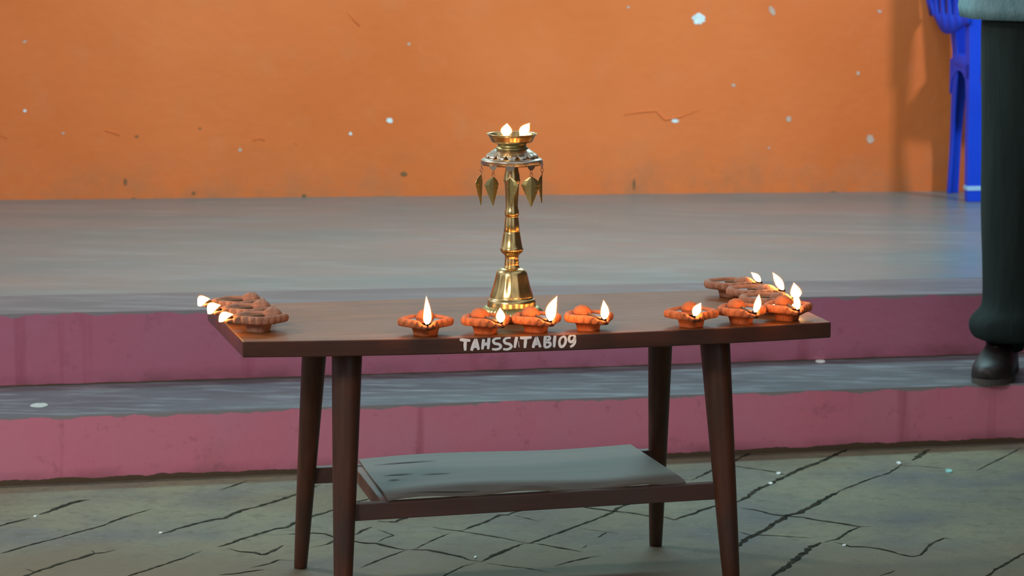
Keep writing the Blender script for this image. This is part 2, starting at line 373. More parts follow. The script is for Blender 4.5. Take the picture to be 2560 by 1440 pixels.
# chips, cracks and stains on the orange wall
a = M('bare_plaster', .8, spec=.2); a.col(a.ramp(a.noise(60, 3), [(.3, (.55, .62, .62)), (.7, (.75, .86, .88))])); MAT_CHIP = a.m
a = M('grey_plaster', .8, spec=.2); a.col(a.ramp(a.noise(60, 3), [(.3, (.46, .28, .20)), (.7, (.56, .42, .36))])); MAT_CHIP2 = a.m
a = M('wall_grime', .8, spec=.2); a.col((.20, .105, .045)); MAT_GRIME = a.m
wn = Vector((wl[1][1]-wl[0][1], -(wl[1][0]-wl[0][0]), 0)).normalized()
wu = Vector((wl[1][0]-wl[0][0], wl[1][1]-wl[0][1], 0)).normalized()
def blob_on_wall(name, x, y, rx, ry, mat, rot=0., off=.0012):
    c = onv(x, y, wl[0], wl[1]); s = c.y/F; bm = bmesh.new(); n = 16; vs = []
    for k in range(n):
        t = 2*PI*k/n; j = random.uniform(.78, 1.15); px, py = rx*j*math.cos(t), ry*j*math.sin(t)
        qx, qy = px*math.cos(rot)-py*math.sin(rot), px*math.sin(rot)+py*math.cos(rot)
        vs.append(bm.verts.new(wu*(qx*s) + Vector((0, 0, qy*s)) + wn*off))
    bm.faces.new(vs); o = link(name, bm, mat); o.location = c; o.parent = wall; return o
for x, y, rx, ry, m_ in ((1747,47,17,14,0),(1930,27,7,14,1),(2199,28,6,4,1),(1688,302,9,5,0),(1972,297,7,8,1),(2175,348,10,12,1),
    (62,277,4,4,0),(974,301,8,6,0),(1022,110,4,4,1),(876,334,4,4,0),(600,374,5,5,1),(2145,183,5,5,1),(1922,370,3,3,1),(62,104,6,3,1),(158,333,4,3,1),(1571,18,5,3,1),(1834,213,6,4,1)):
    blob_on_wall('paint_chip', x, y, rx, ry, (MAT_CHIP, MAT_CHIP2)[m_], random.uniform(-.3, .6))
for x, y, rx, ry in ((1010,435,9,6),(313,455,4,9),(1585,460,3,15),(484,483,5,4),(500,321,3,3),(342,341,4,3),(760,489,6,4),(333,497,7,3),(2082,481,10,3)):
    blob_on_wall('grime_spot', x, y, rx, ry, MAT_GRIME)
def crack(pts):
    bm = bmesh.new(); P = [onv(x, y, wl[0], wl[1]) for x, y in pts]
    tube(bm, [p + wn*.0005 for p in P], [.0010]+[.0022]*(len(P)-2)+[.001], 6); return link('plaster_ridge', bm, MAT_WALL, wall, True)
crack([(262,327),(280,330),(300,339)]); crack([(1560,287),(1600,280),(1640,277),(1662,300),(1700,292),(1745,276)]); crack([(632,352),(650,345),(662,352)]); crack([(0,338),(18,346)])
crack([(868,30),(885,50),(900,66)]); crack([(735,355),(742,360)])

# ------------------------------------------------------------------ table
TH = .2244; T0 = Vector((-.48061, 6.13592, 0)); UX = Vector((math.cos(TH), math.sin(TH), 0)); UY = Vector((-math.sin(TH), math.cos(TH), 0))
TZ, TT, TW, TD, BOW = .50124, .0296, 1.1, .4549, .044
table = empty('coffee_table', T0, 'low dark brown wooden table with splayed legs and white lettering on its front edge', 'table', rz=TH)
def bow(s): u = s/TW; return -BOW*4*u*(1-u)
bm = bmesh.new(); n = 40
front = [(TW*i/n, bow(TW*i/n)) for i in range(n+1)]
outl = front + [(TW, TD*.5), (TW-.004, TD), (TW*.5, TD+.004), (0.0, TD), (0, TD*.5)]
rr = [[Vector((x, y, z)) for x, y in outl] for z in (TZ-TT, TZ)]
rings(bm, rr)
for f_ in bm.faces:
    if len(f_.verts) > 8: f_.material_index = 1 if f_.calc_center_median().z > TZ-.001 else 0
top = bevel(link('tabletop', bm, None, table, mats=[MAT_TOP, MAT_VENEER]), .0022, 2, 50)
def taper(name, p0, p1, r0, r1, mat, parent, n=20):
    bm = bmesh.new(); p0, p1 = Vector(p0), Vector(p1); k = 8
    rs = []
    for i in range(k+1):
        t = i/k; r = r1 + (r0-r1)*min(1, t*1.0)**.85
        rs.append(circ(p1.lerp(p0, t), r, n))
    rings(bm, rs); return bevel(link(name, bm, mat, parent, True), .002, 2, 40)
def through(a_, b_, z): a_, b_ = Vector(a_), Vector(b_); t = (z-a_.z)/(b_.z-a_.z); return a_.lerp(b_, t)
LEGS = [((.181, .31, .418), (.1618, .3676, 0), .0245, .0125), ((.857, .31, .414), (.8801, .4167, 0), .0245, .0125),
        ((.203, .08, .455), (.187, .04, .0555), .0285, .0155), ((.900, .08, .453), (.924, .04, .020), .0285, .0155)]
for a_, b_, r0, r1_ in LEGS:
    taper('leg', through(a_, b_, TZ-TT+.001), through(a_, b_, 0), r0, r1_, MAT_LEG, table)
def bar(name, a_, b_, w, h, mat, parent=table):   # a_, b_ are top centre ends, local table coordinates
    a_, b_ = Vector(a_), Vector(b_); d = (b_-a_).normalized(); q = Vector((-d.y, d.x, 0)).normalized()*(w/2); dz = Vector((0, 0, -h)); bm = bmesh.new()
    hexa(bm, [a_-q+dz, b_-q+dz, b_+q+dz, a_+q+dz, a_-q, b_-q, b_+q, a_+q]); return bevel(link(name, bm, mat, parent), .0015, 2)
bar('stretcher', (.200, .062, .1848), (.905, .062, .1958), .022, .031, MAT_RAIL)
bar('stretcher', (.178, .352, .199), (.865, .366, .204), .022, .031, MAT_RAIL)
bar('cross_bar', (.272, .074, .1858), (.272, .345, .198), .018, .026, MAT_CROSS)
bar('cross_bar', (.815, .076, .193), (.815, .350, .200), .018, .026, MAT_CROSS)
# dusty plywood shelf, slightly sagging, with a split front edge
bm = bmesh.new(); nx, ny = 28, 10; lay = []
for dz in (0, -.005):
    g = []
    for j in range(ny+1):
        row = []
        for i in range(nx+1):
            u, v_ = i/nx, j/ny
            x = (.275*(1-v_)+.279*v_)*(1-u) + (.842*(1-v_)+.822*v_)*u
            y = (.064*(1-u)+.068*u)*(1-v_) + (.385*(1-u)+.395*u)*v_
            zz = (.1905*(1-u)+.1995*u)*(1-v_) + (.2035*(1-u)+.2085*u)*v_
            zz += .0045*math.sin(v_*PI*2.2+.4)*(1-v_*.3)*math.sin(PI*min(1, u*1.2+.1)) + .002*math.sin(u*7)
            if v_ < .05: zz += .003*math.sin(u*17)
            row.append(bm.verts.new((x, y, zz+dz)))
        g.append(row)
    lay.append(g)
for g in lay:
    for j in range(ny):
        for i in range(nx): bm.faces.new((g[j][i], g[j][i+1], g[j+1][i+1], g[j+1][i]))
T_, B_ = lay
for i in range(nx):
    bm.faces.new((T_[0][i], T_[0][i+1], B_[0][i+1], B_[0][i])); bm.faces.new((T_[ny][i], T_[ny][i+1], B_[ny][i+1], B_[ny][i]))
for j in range(ny):
    bm.faces.new((T_[j][0], T_[j+1][0], B_[j+1][0], B_[j][0])); bm.faces.new((T_[j][nx], T_[j+1][nx], B_[j+1][nx], B_[j][nx]))
shelf = link('shelf', bm, MAT_BOARD, table, True); shelf['label'] = 'warped grey dusty plywood shelf board'; m_ = shelf.modifiers.new('e', 'EDGE_SPLIT'); m_.split_angle = .6
def shelf_pt(px, py, lift=.0):    # a point on the shelf under a pixel
    w = onz(px, py, .198); l = w - T0; return Vector((l.dot(UX), l.dot(UY), 0))
# strips of veneer standing up / splits
a = M('split_veneer', .8); a.col((.035, .028, .022)); MAT_SPLIT = a.m
def shelf_z(x, y):
    v_ = min(1, max(0, (y-.066)/.325)); u = min(1, max(0, (x-.277)/.56))
    zz = (.1905*(1-u)+.1995*u)*(1-v_) + (.2035*(1-u)+.2085*u)*v_
    return zz + .0045*math.sin(v_*PI*2.2+.4)*(1-v_*.3)*math.sin(PI*min(1, u*1.2+.1)) + .002*math.sin(u*7) + (.003*math.sin(u*17) if v_ < .05 else 0) + .0008
def split(x0, x1, y0, y1, w):
    bm = bmesh.new(); prev = None
    for k in range(9):
        t = k/8; ww = w*math.sin(PI*min(.97, max(.03, t)))+.0002; x = x0+(x1-x0)*t; y = y0+(y1-y0)*t; zz = shelf_z(x, y)+.0007
        c_ = (bm.verts.new((x, y-ww, zz)), bm.verts.new((x, y+ww, zz)))
        if prev: bm.faces.new((prev[0], c_[0], c_[1], prev[1]))
        prev = c_
    link('split', bm, MAT_SPLIT, shelf)
for q in ((.30, .36, .245, .247, .003), (.37, .43, .235, .236, .0025), (.30, .325, .20, .20, .003), (.30, .42, .33, .335, .002), (.29, .45, .072, .073, .003), (.50, .60, .071, .071, .002)): split(*q)

# white lettering painted on the front edge (traced strokes, laid on the bowed front face)
OX, OY, SC = 960, 720, 4.267
STR = [
 [(808,548),(860,556),(920,560)], [(868,558),(864,610),(866,668)],
 [(932,668),(955,600),(978,542)], [(978,542),(995,610),(1010,660)], [(950,625),(1000,618)],
 [(1062,545),(1056,600),(1048,655)], [(1120,532),(1114,590),(1110,652)], [(1058,602),(1112,594)],
 [(1243,535),(1195,538),(1165,560),(1180,590),(1225,600),(1245,622),(1230,645),(1190,655),(1152,650)],
 [(1350,530),(1305,534),(1280,560),(1296,588),(1335,598),(1358,620),(1345,642),(1310,655),(1270,650)],
 [(1415,508),(1405,570),(1393,638)],
 [(1450,530),(1510,532),(1575,526)], [(1512,535),(1506,590),(1502,640)],
 [(1588,638),(1606,580),(1625,522)], [(1625,522),(1645,580),(1670,632)], [(1604,596),(1655,588)],
 [(1720,508),(1716,570),(1712,632)], [(1720,512),(1762,520),(1766,545),(1725,568),(1768,584),(1772,612),(1745,630),(1712,632)],
 [(1824,494),(1818,560),(1814,632)],
 [(1902,520),(1878,545),(1870,585),(1882,622),(1908,622),(1932,590),(1938,550),(1925,520),(1902,520)],
 [(2010,500),(1980,515),(1972,550),(1990,575),(2020,560),(2036,525),(2020,500),(2005,500)], [(2036,525),(2036,575),(2015,610),(1985,628)],
]
fx = onv  # front plane intersection
def face_pt(X, Y):
    px, py = OX+X/SC, OY+Y/SC; s = TW*(px-607)/1470.
    for _ in range(4):     # intersect the ray with the bowed face by iterating on its depth
        A_ = T0 + UY*bow(s); p = onv(px, py, A_, A_+UX); s = (p-T0).dot(UX)
    z0, z1 = TZ-TT+.0012, TZ-.0012
    return s, min(z1, max(z0, p.z))
bm = bmesh.new()
for st_ in STR:
    P = [face_pt(*q) for q in st_]; fine = []
    for k in range(len(P)-1):
        for i in range(5):
            t = i/5; p0 = P[max(k-1, 0)]; p1 = P[k]; p2 = P[k+1]; p3 = P[min(k+2, len(P)-1)]
            fine.append(tuple(.5*((2*p1[j]) + (-p0[j]+p2[j])*t + (2*p0[j]-5*p1[j]+4*p2[j]-p3[j])*t*t + (-p0[j]+3*p1[j]-3*p2[j]+p3[j])*t**3) for j in (0, 1)))
    fine.append(P[-1]); n = len(fine); prev = None
    for i, (s, z_) in enumerate(fine):
        a_ = fine[max(i-1, 0)]; b_ = fine[min(i+1, n-1)]; dx, dz = b_[0]-a_[0], b_[1]-a_[1]; L = math.hypot(dx, dz) or 1
        hw = .0026*(.72 + .28*math.sin(PI*min(1, max(0, (i+.5)/n)))) * (1.0 if len(st_) > 3 else 1 + .25*(1-i/n))
        qx, qz = -dz/L*hw, dx/L*hw
        def mk(x_, zz): zz = min(TZ-.0010, max(TZ-TT+.0010, zz)); return bm.verts.new((x_, bow(x_)-.0005, zz))
        c_ = (mk(s+qx, z_+qz), mk(s-qx, z_-qz))
        if prev: bm.faces.new((prev[0], prev[1], c_[1], c_[0]))
        prev = c_
let = link('painted_lettering', bm, MAT_WHITE, table); let['label'] = 'white hand painted letters on the front edge'
bm = bmesh.new()
q0, q1 = face_pt(1434, 565), face_pt(1441, 632)
vs = [bm.verts.new((x_, bow(x_)-.0005, zz)) for x_, zz in ((q0[0]-.0004, q0[1]), (q0[0]+.0004, q0[1]), (q1[0]+.0008, q1[1]), (q1[0]-.0008, q1[1]))]; bm.faces.new(vs)
link('paint_mark', bm, MAT_WHITE, table)

# ------------------------------------------------------------------ clay oil lamps
def chaikin(P, it=3, r=.2):
    for _ in range(it):
        Q = []
        for k in range(len(P)):
            a_, b_ = Vector(P[k]), Vector(P[(k+1) % len(P)]); Q += [a_.lerp(b_, r), a_.lerp(b_, 1-r)]
        P = Q
    return P
def resample(P, n):
    L = [0]
    for k in range(len(P)): L.append(L[-1] + (P[(k+1) % len(P)]-P[k]).length)
    out = []; tot = L[-1]; k = 0
    for i in range(n):
        d = tot*i/n
        while L[k+1] < d: k += 1
        t = (d-L[k])/(L[k+1]-L[k]); out.append(P[k].lerp(P[(k+1) % len(P)], t))
    return out
NO = 168
def outline(w, a_, b_):
    P = [(.004, -a_*1.02), (w*.52, -a_*.56), (w*1.04, -.010), (w*1.04, .006), (w*.46, b_*1.02), (-w*.46, b_*1.02), (-w*1.04, .006), (-w*1.04, -.010), (-w*.52, -a_*.56), (-.004, -a_*1.02)]
    return resample(chaikin([Vector((x, y, 0)) for x, y in P], 3, .18), NO)
def build_diya(w, a_, b_, clay_mat, boss=(.52, .0178, .0180, .0275, .0160), long_wick=False):
    O = outline(w, a_, b_)
    def lay(s, z, sc=0.0, dent=0):
        r = []; z00 = z
        for i, p in enumerate(O):
            k = s*(1 + sc*abs(math.sin(PI*i*21/NO))*1.0 - (sc*.5 if sc else 0))
            z = z00 - (.0065*math.exp(-((p.y+a_)/.013)**2)*(z00-.018)/.014 if z00 > .018 else 0)
            r.append(Vector((p.x*k, p.y*k, z)))
        return r
    bm = bmesh.new()
    rings(bm, [lay(.50, .0165), lay(.62, .0168), lay(.90, .0172), lay(.955, .0180, .07), lay(.985, .0215, .085), lay(1.0, .0265, .08), lay(.985, .0300, .05),
               lay(.94, .0318, .02), lay(.86, .0322), lay(.78, .0312), lay(.72, .0270), lay(.60, .0245), lay(.25, .0240)])
    bowl = link('bowl', bm, clay_mat, None, True)
    # foot: a four sided tapering pedestal with softened corners, one corner under the spout
    def sq(r, z):
        P = chaikin([Vector((0, -r, 0)), Vector((r, 0, 0)), Vector((0, r, 0)), Vector((-r, 0, 0))], 3, .16)
        return [Vector((p.x, p.y, z)) for p in resample(P, 40)]
    bm = bmesh.new(); rings(bm, [sq(.0255, 0), sq(.0262, .0015), sq(.0285, .010), sq(.0315, .0155), sq(.0325, .0172)])
    foot = link('foot', bm, clay_mat, None, True)
    # round lump at the back with pressed creases
    bm = bmesh.new(); n, m2 = 28, 14; rs = []
    for j in range(1, m2):
        ph = PI*j/m2; r = []
        for i in range(n):
            t = 2*PI*i/n; k = 1 - .09*max(0, math.cos(2*t+.4))**14 - .035*math.sin(5*t+4*ph)**2 - .02*math.sin(3*t-7*ph)
            r.append(Vector((boss[1]*k*math.sin(ph)*math.cos(t), b_*boss[0] + boss[2]*k*math.sin(ph)*math.sin(t), boss[3] - boss[4]*k*math.cos(ph))))
        rs.append(r)
    rings(bm, rs); lump = link('round_boss', bm, clay_mat, None, True)
    bm = bmesh.new()
    O2 = [Vector((p.x*.755, p.y*.755, .0283)) for p in O]; bm.faces.new([bm.verts.new(p) for p in O2]); oil = link('oil', bm, MAT_OIL)
    bm = bmesh.new()
    tube(bm, [(.004, .012, .0290), (0, -a_*.25, .0290), (-.001, -a_*.55, .0285), (0, -a_*.80, .0275)], [.0018, .0022, .0022, .0020], 8)
    wick = link('wick', bm, MAT_WICK, None, True)
    bm = bmesh.new()
    xt = .011 if long_wick else 0
    tube(bm, [(0, -a_*.78, .0278), (0, -a_*.88, .0285), (.001, -a_*.98-xt*.5, .0275-xt*.10), (.001, -a_*.98-xt, .0270-xt*.2)], [.0024, .0026, .002, .0012], 8)
    tip = link('charred_tip', bm, MAT_CHAR, wick, True)
    return [bowl, foot, lump, oil, wick, tip]
def flame_mesh(vec, width, curl=0., fat=.32):
    """a flame from the origin to vec; widest at 'fat' of its length"""
    vec = Vector(vec); side = Vector((vec.z, 0, -vec.x)); side = side.normalized() if side.length > 1e-6 else Vector((1, 0, 0))
    out = []
    for mul, ext_ in ((1.0, 1.0), (1.16, 1.05), (1.55, 1.13)):
        bm = bmesh.new(); rs = []; n = 16; K = 14
        for k in range(K+1):
            t = k/K; tt = min(.995, max(.012, t))
            prof = (math.sin(PI*min(1, tt**.72)))**.8 if False else ((tt/fat)**.55 if tt < fat else (max(0, 1-((tt-fat)/(1-fat)))**.85))
            if tt < fat: prof = math.sin(tt/fat*PI/2)**.7
            else: prof = max(.02, math.cos((tt-fat)/(1-fat)*PI/2))**1.05
            c_ = vec*(t*ext_) - vec*(.04*(ext_-1)*10*.0) + side*(curl*math.sin(t*PI))
            rs.append([c_ + side*(math.cos(2*PI*i/n)*width*.5*prof*mul) + Vector((0, math.sin(2*PI*i/n)*width*.42*prof*mul, 0)) for i in range(n)])
        rings(bm, rs); out.append(bm)
    return out
K0 = .00074
def put_flame(parent, base_world, tip_px, width_px, curl=0., fat=.3, depth=6.3):
    s = depth*1.0/F
    vec = Vector((tip_px[0]*s, 0, -tip_px[1]*s))
    core, mant, glow = flame_mesh(vec, width_px*s, curl*s, fat)
    inv = parent.matrix_basis.inverted()
    R = Matrix.Rotation(-parent.rotation_euler.z, 4, 'Z')
    out = []
    for nm, b_, mat in (('flame', core, MAT_FLAME), ('flame_edge', mant, MAT_HALO), ('flame_glow', glow, MAT_GLOW)):
        bmesh.ops.transform(b_, matrix=R, verts=b_.verts)
        o = link(nm, b_, mat, out[0] if out else parent, True)
        if not out: o.location = R.to_3x3() @ (Vector(base_world) - parent.location)
        out.append(o)
    return out
GF = 'lit clay oil lamps along the front edge of the table'; GL = 'lit clay oil lamps at the left end of the table'; GR = 'lit clay oil lamps at the right end of the table'
protos = {}
def diya(px, py, beta, w, mat_key, label, group, base_px, tip_px, fw, curl=0., fat=.3, tl=None):
    key = (w, mat_key); a_, b_ = ((.066, .046), (.062, .052), (.062, .050))[mat_key]
    loc = onz(px, py, TZ) if tl is None else T0 + UX*tl[0] + UY*tl[1] + Vector((0, 0, TZ))
    root = empty('clay_oil_lamp', loc, label, 'oil lamp', group, math.radians(beta))
    if key not in protos:
        parts = build_diya(w, a_, b_, MAT_CLAY2 if mat_key else MAT_CLAY, (.52, .0178, .0180, .0275, .0160) if mat_key < 2 else (-.50, .0150, .0200, .0270, .0120), mat_key == 1); protos[key] = parts
        for p in parts[:5]: p.parent = root
    else:
        src = protos[key]; cp = [p.copy() for p in src]
        for p in cp: COL.objects.link(p)
        for p in cp[:5]: p.parent = root
        cp[5].parent = cp[4]
    b = math.radians(beta); tipw = Vector((math.sin(b), -math.cos(b), 0))*(a_*.93 + (.016 if mat_key == 1 else 0))
    base = loc + tipw + Vector((0, 0, .0215 if mat_key == 1 else .0275))
    put_flame(root, base, (tip_px[0]-base_px[0], tip_px[1]-base_px[1]), fw, curl, fat)
    return root
# along the front edge, left to right
diya(1064,837, 4, .0475, 0, 'clay oil lamp at the left end of the front row, tallest upright flame', GF, (1070,812), (1068,742), 19, 1.5, .22)
diya(1214,833, 27, .0448, 0, 'clay oil lamp in front of the brass lamp above the letters HSS, small upright flame', GF, (1256,808), (1254,771), 21, 0, .38)
diya(1340,829, 24, .0448, 0, 'clay oil lamp in front of the brass lamp with a wide flame leaning right', GF, (1362,812), (1379,750), 25, -5, .32)
diya(1471,825, 27, .0448, 0, 'clay oil lamp just right of the brass lamp, slim upright flame', GF, (1508,797), (1505,749), 20, 2, .33)
diya(1728,816, 2, .0475, 0, 'clay oil lamp standing alone left of the right cluster, small flame leaning right', GF, (1728,788), (1744,754), 20, -1.5, .45)
diya(1853,808, 20, .0448, 0, 'clay oil lamp in the front of the right cluster with a dark sooty side', GF, (1885,792), (1895,745), 17, 2, .42)
diya(1968,800, 14, .0448, 0, 'clay oil lamp nearest the right front corner, narrow flame, sooty foot', GF, (1990,780), (1979,732), 16, 2, .35)
# left end, spouts over the left edge
diya(0, 0, -70, .0435, 1, 'front one of three clay lamps at the left end, nearest the table corner', GL, (553,799), (588,781), 20, -7, .36, tl=(.0457, .1127))
diya(0, 0, -72, .0435, 1, 'middle one of three clay lamps lined up at the left end', GL, (534,784), (566,763), 24, -8, .36, tl=(.0400, .2135))
diya(0, 0, -74, .0435, 1, 'rearmost of three clay lamps at the left end, nearest the platform', GL, (508,765), (538,748), 23, -8, .36, tl=(.036, .3140))
# right end, spouts over the right edge
diya(0, 0, 88, .047, 2, 'rearmost clay lamp of the right cluster, flame leaning left', GR, (1903,703), (1878,676), 15, 2, .45, tl=(1.013, .362))
diya(0, 0, 80, .047, 2, 'middle clay lamp at the back of the right cluster, tall flame leaning left', GR, (1958,724), (1930,677), 19, 1, .42, tl=(1.026, .254))
diya(0, 0, 84, .047, 2, 'third clay lamp from the back in the right cluster, broad flame', GR, (1992,737), (1983,697), 27, 0, .30, tl=(1.019, .145))

# ------------------------------------------------------------------ tall brass lamp
LK = .000750
lp = onz(1279, 800, TZ)
brassl = empty('brass_oil_lamp', lp, 'tall brass pedestal lamp with leaf pendants and two flames in the middle of the table', 'oil lamp')
def z_(py): return (803-py)*LK*.992
def r_(px): return px*LK
def prof(L): return [(r_(r), z_(y)) for y, r in L]
bm = bmesh.new()
lathe(bm, prof([(803,66),(801,72),(797,76),(790,77.5),(785,78),(780,77),(774,72),(769,67),(767.5,62)]), 176, True, True, (z_(800), z_(768.5), 44, .0009))
bp = link('base', bm, MAT_BRASS2, brassl, True)
bm = bmesh.new()
lathe(bm, prof([(768,61),(766,60.5),(757,60),(750,59),(748.5,57),(747,54),(743,53.5),(739,53),(725,47.5),(715,44.5),(700,41),(688,39),(682,37.5),(676,34),(673,28),(671,21)]), 96, True, True, (z_(738), z_(690), 16, .00055))
link('bell', bm, MAT_BRASS, brassl, True)
bm = bmesh.new()
lathe(bm, prof([(672,20.5),(669,20),(667,18.5),(664,17.2),(661,18.6),(658,17.2),(655,18),(652,17.2),(649,16.8),(643,17),(639,18),(636,21),(632,26),(627,28.5),(623,28.6),(620,27.5),(618.5,26.5),
  (600,23),(585,20.6),(582,20.4),(580.5,19.2),(579,20),(560,18),(545,16.2),(541.5,15.6),(540,17.2),(534,17.8),(528,17.4),(525,16.2),(515,15),(490,16.5),(470,17.5),(458,18.5),(454,20.5),(450,21),(447,19.5),
  (440,19.2),(430,17),(418,15.2),(406,14.5),(398,16)]), 48)
link('stem', bm, MAT_BRASS, brassl, True)
# pierced canopy: petals with small triangular openings
bm = bmesh.new(); NP = 14; SG = 20; n = NP*SG
pr = prof([(404,76.5),(400,75.5),(397.5,72),(396,66),(395,65)] + [(395-1.0*k, 65-.50*k-.035*k*k) for k in range(1, 12)] + [(382,53.5),(379,50),(376,46),(373,41),(371.5,37)])
vs = []
for j, (r, zz) in enumerate(pr):
    ring = []
    for i in range(n):
        t = 2*PI*i/n; ph = (i % SG)/SG
        k = 1 + (.052*math.sin(PI*ph)**.7*math.sin(PI*min(1, max(0, (j-3)/15))) if j > 3 else 0)
        k -= .006*max(0, math.cos(2*PI*ph*3))*(1 if 6 < j < 17 and .2 < ph < .8 else 0)
        ring.append(bm.verts.new((r*k*math.cos(t), r*k*math.sin(t), zz)))
    vs.append(ring)
for j in range(len(pr)-1):
    for i in range(n):
        d = min(i % SG, SG-1-(i % SG))
        hole = 4 <= j <= 11 and d < (12-j)*.52
        if not hole: bm.faces.new((vs[j][i], vs[j][(i+1) % n], vs[j+1][(i+1) % n], vs[j+1][i]))
can = link('canopy', bm, MAT_SILVER, brassl, True); m_ = can.modifiers.new('s', 'SOLIDIFY'); m_.thickness = .0012; can['label'] = 'pierced petal canopy of pale brass'
bm = bmesh.new()
lathe(bm, prof([(404,76.5),(412,76.0),(412,74.6),(404.2,74.6)]), 160, False, False, (0, z_(405), 60, .0005)); 
f = link('fringe', bm, MAT_SILVER, can, True)
bm = bmesh.new()
lathe(bm, prof([(400,12),(398,30),(396,34),(392,30),(388,14)]), 32); link('inner_collar', bm, MAT_BRASS2, can, True)
bm = bmesh.new()
lathe(bm, prof([(374,39),(372,41),(369,38.5),(366,35.5),(362,35.5),(358,37.5),(355,37)]), 48); link('neck', bm, MAT_BRASS2, brassl, True)
bm = bmesh.new()
lathe(bm, prof([(358,30),(356.5,48),(355,50.5),(352,52),(342,57),(338,59.5),(336.5,62),(335,62),(335,60),(337.5,57.5),(342,55),(350,50),(351.5,46),(352,10)]), 72)
dish = link('dish', bm, MAT_BRASS, brassl, True)
bm = bmesh.new(); lathe(bm, prof([(345,52.5),(344.9,10)]), 40, False, True); link('oil', bm, MAT_OIL, dish)
# wicks and flames in the dish
for k, (bx, by, tx, ty, fw, curl) in enumerate(((1265,340,1268,308,26,0), (1302,340,1323,306,23,-1.5))):
    dpt = -.020 if k == 0 else -.030
    p = lp + Vector(((bx-1280)*LK, dpt, z_(by)-.0))
    bm = bmesh.new(); tube(bm, [Vector(((bx-1280)*LK*.4, .005, z_(345))), p-lp+Vector((0, 0, -.002)), p-lp+Vector((0, 0, .003))], [.002, .0022, .0015], 8)
    link('wick', bm, MAT_CHAR, dish, True)
    put_flame(brassl, p, (tx-bx, ty-by), fw, curl, .42, 6.45)
# leaf pendants on wire rings
def pendant(ang, rad, yr, tw, length=74, wid=38):
    hub = empty_part = None
    th_ = math.radians(ang); cx, cy = rad*math.sin(th_), -rad*math.cos(th_)
    # tab lobe on the rim
    out = Vector((math.sin(th_), -math.cos(th_), 0)); tan = Vector((out.y*-1, out.x, 0))
    bm = bmesh.new(); c0 = Vector((cx, cy, z_(409)))
    pts = [(-12, 0), (-10, -6), (-5, -11), (0, -13), (5, -11), (10, -6), (12, 0)]
    fr = [c0 + tan*(a_*LK) + Vector((0, 0, b_*LK)) + out*.0006 for a_, b_ in pts]; bk = [p - out*.0014 for p in fr]
    rings(bm, [fr, bk]); lobe = link('hanging_lobe', bm, MAT_SILVER, can)
    zc = z_(409)-13*LK+.0015
    bm = bmesh.new()
    def ringt(c, r, ax, bx_, wr=.0006, sy=1.3):
        n = 14; P = [c + ax*(r*math.cos(2*PI*i/n)) + bx_*(r*sy*math.sin(2*PI*i/n)) for i in range(n+1)]
        tube(bm, P, wr, 6, False)
    c1 = Vector((cx, cy, zc-.0035)); ringt(c1, .0026, out, Vector((0, 0, 1)))
    c2 = Vector((cx, cy, zc-.0095)); ringt(c2, .0030, tan, Vector((0, 0, 1)))
    wires = link('link_ring', bm, MAT_COPPER, brassl, True)
    # the leaf: pointed bodhi shape with toothed edge and a folded midrib
    bm = bmesh.new(); a2 = math.radians(tw); lx = Vector((math.cos(a2), math.sin(a2), 0)); ln = Vector((-math.sin(a2), math.cos(a2), 0))
    top_ = Vector((cx, cy, zc-.0125)); K = 40; L = length*LK; Wd = wid*LK*.5; prev = None
    for k in range(K+1):
        t = k/K
        wv = (math.sin(min(1, t/.30)*PI/2)**.8 if t < .30 else max(0, 1-((t-.30)/.70))**.95)*(1 + .09*((t*6.5) % 1 - .5)*(1 if t > .12 else 0)) + .035
        wv = max(wv, .06 if t < .98 else .02)
        z0 = top_ - Vector((0, 0, t*L)); w_ = Wd*wv; fold = .35*w_
        ring = [bm.verts.new(z0 - lx*w_ + ln*fold), bm.verts.new(z0 - lx*w_*.5 + ln*fold*.3), bm.verts.new(z0 - ln*.0004), bm.verts.new(z0 + lx*w_*.5 + ln*fold*.3), bm.verts.new(z0 + lx*w_ + ln*fold)]
        if prev:
            for i in range(4): bm.faces.new((prev[i], prev[i+1], ring[i+1], ring[i]))
        prev = ring
    lf = link('leaf_pendant', bm, MAT_BRASS2, brassl, False); m2_ = lf.modifiers.new('s', 'SOLIDIFY'); m2_.thickness = .0011
for ang, tw, ln_, wd_ in ((-84, 62, 76, 34), (-37, 35, 72, 40), (-3, -48, 70, 40), (39, 8, 74, 44), (80, 80, 70, 34), (178, 20, 66, 38)):
    pendant(ang, r_(75.5), 0, tw, ln_, wd_)

# ------------------------------------------------------------------ blue plastic chair by the wall
a = M('blue_plastic', .45, spec=.3); a.col(a.mix(a.ramp(a.noise(5, 3), [(.3, 0.), (.7, 1.)]), (.003, .045, .56), (.006, .060, .66))); MAT_BLUE = a.m
a = M('pale_scuff', .6); a.col((.30, .52, .75)); MAT_SCUFF = a.m
PZ = .2880
cA = Vector((1.366, 10.175, PZ)); cB = Vector((1.337, 10.415, PZ)); CV = (cB-cA).normalized(); CU = Vector((CV.y, -CV.x, 0)); CWD = (cB-cA).length
chair = empty('plastic_chair', cA, 'blue moulded plastic chair against the orange wall, half hidden behind the standing person', 'chair')
def cp_(u, v_, z): return CU*u + CV*v_ + Vector((0, 0, z))
def angled_leg(name, stations, th=.006):
    """stations: (z, u0, u1, v0, v1, depth) -> L-section blade, wide face along u, return flange along v"""
    bm = bmesh.new(); rs = []
    for (z, u0, u1, v0, dv) in stations:
        s = 1 if dv > 0 else -1
        rs.append([cp_(u0, v0, z), cp_(u1, v0, z), cp_(u1, v0+s*th, z), cp_(u0+th, v0+s*th, z), cp_(u0+th, v0+dv, z), cp_(u0, v0+dv, z)])
    rings(bm, rs); return bevel(link(name, bm, MAT_BLUE, chair), .002, 2)
